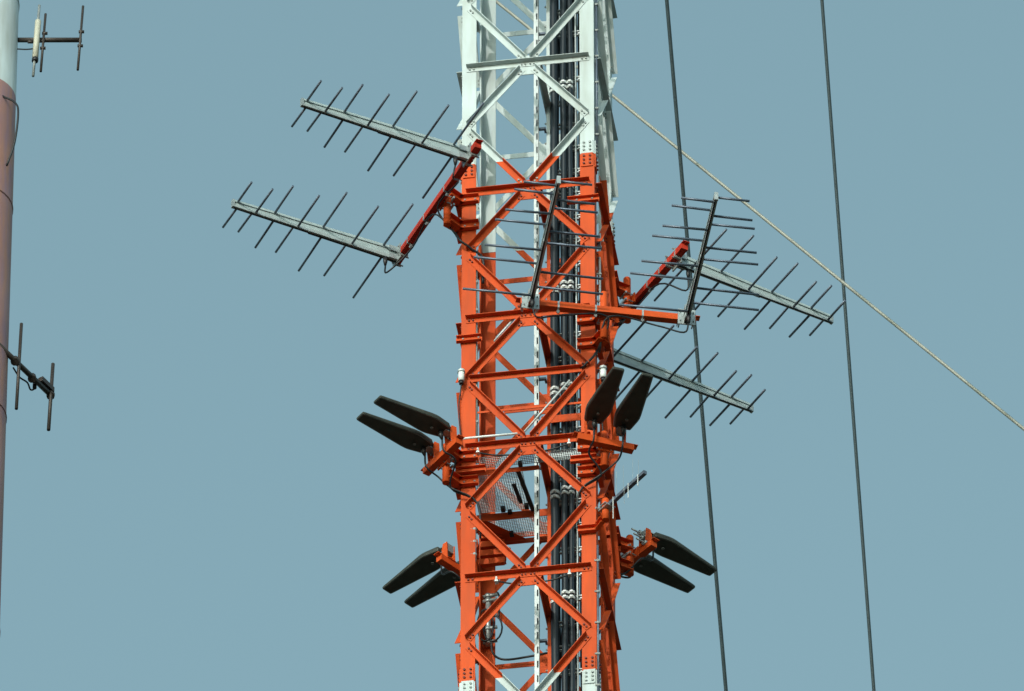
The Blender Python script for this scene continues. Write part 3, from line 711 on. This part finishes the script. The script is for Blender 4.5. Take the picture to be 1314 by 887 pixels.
# upper yagi
yr = LM.y
a = at_d(20, 53.5, yr); b = at_d(105, 49.5, yr); b.z = a.z = (a.z+b.z)/2; a.x = LM.x+edge-.02
o = bpy.data.objects.new('yagi_antenna', None); col.objects.link(o); o.location = a; tag(o, 'yagi with a cream tube and thin upright rods beside the white tube mast', 'antenna')
MB().tube([a, b], .028, 10).build('boom', 'brown', o, a, smooth=True)
def rod(px_top, px_bot, r, nm, material, par, org, yd):
    t, q = at_d(*px_top, yd), at_d(*px_bot, yd); return MB().tube([t, q], r, 8).build(nm, material, par, org, smooth=True)
rod((106.6,8), (99.8,90), .014, 'element', 'brown', o, a, yr-.04); rod((58.5,18), (52.3,92), .014, 'element', 'brown', o, a, yr-.04)
rod((50.6,7), (42.5,98), .015, 'dipole_rod', 'galv', o, a, yr-.10); rod((49,27), (45,76), .034, 'balun_tube', 'cream', o, a, yr-.10); rod((45.3,75), (44.8,79), .036, 'tube_cap', 'black', o, a, yr-.10)
for (x, y) in ((57.5,43), (55,62), (104.5,41), (103,59), (39,54), (54,53)):
    q = at_d(x, y, yr-.04); MB().tube([q-Vector((.03,0,0)), q+Vector((.03,0,0))], .018, 8).build('clamp', 'brown', o, a, smooth=True)
MB().tube(smooth_path([at_d(44,62.5,yr-.1), at_d(34,63.5,yr-.1), at_d(22,63,yr-.1)]), .008, 6).build('feed_cable', 'thin', o, a)
# lower dipole pair, boom pointing away
zb = at_d(17, 461, LM.y).z
def at_z(x, y, z): d = ray(x, y); return CAM+d*((z-CAM.z)/d.z)
a = at_z(-12, 433, zb); b = at_z(66, 508, zb)
o = bpy.data.objects.new('dipole_antenna', None); col.objects.link(o); o.location = a; tag(o, 'brown two rod antenna on a slanting boom at the left edge, below the yagi', 'antenna')
MB().tube([a, b], .030, 10).build('boom', 'brown', o, a, smooth=True)
c1 = at_z(24, 468, zb); c2 = at_z(64.8, 507, zb)
rod((27.5,415.5), (21,525), .018, 'element', 'brown', o, a, c1.y-.03); rod((68,467), (62.3,552), .020, 'element', 'brown', o, a, c2.y-.03)
for q in (at_z(19,463,zb), at_z(41,485,zb), at_z(65,507,zb)): MB().tube([q-Vector((.0,.02,.035)), q+Vector((.0,.02,.035))], .045, 10).build('clamp', 'brown', o, a, smooth=True)
q = at_z(60, 500, zb)+Vector((0,0,.06)); dd = (b-a).normalized(); m = MB(); m.bar(q-dd*.12, q+dd*.10, -.03, .03, -.03, .03); m.build('feed_box', 'brown', o, a)
MB().tube(smooth_path([at_z(17,472,zb), at_z(25,484,zb), at_z(35,491,zb), at_z(39,500,zb), at_z(44,499,zb), at_z(45,493,zb)]), .010, 6).build('feed_cable', 'thin', o, a)
m = MB(); q = at_z(44.5, 494, zb); m.tube([q-Vector((0,0,.05)), q+Vector((0,0,.06))], .022, 8); m.build('connector', 'black', o, a, smooth=True)
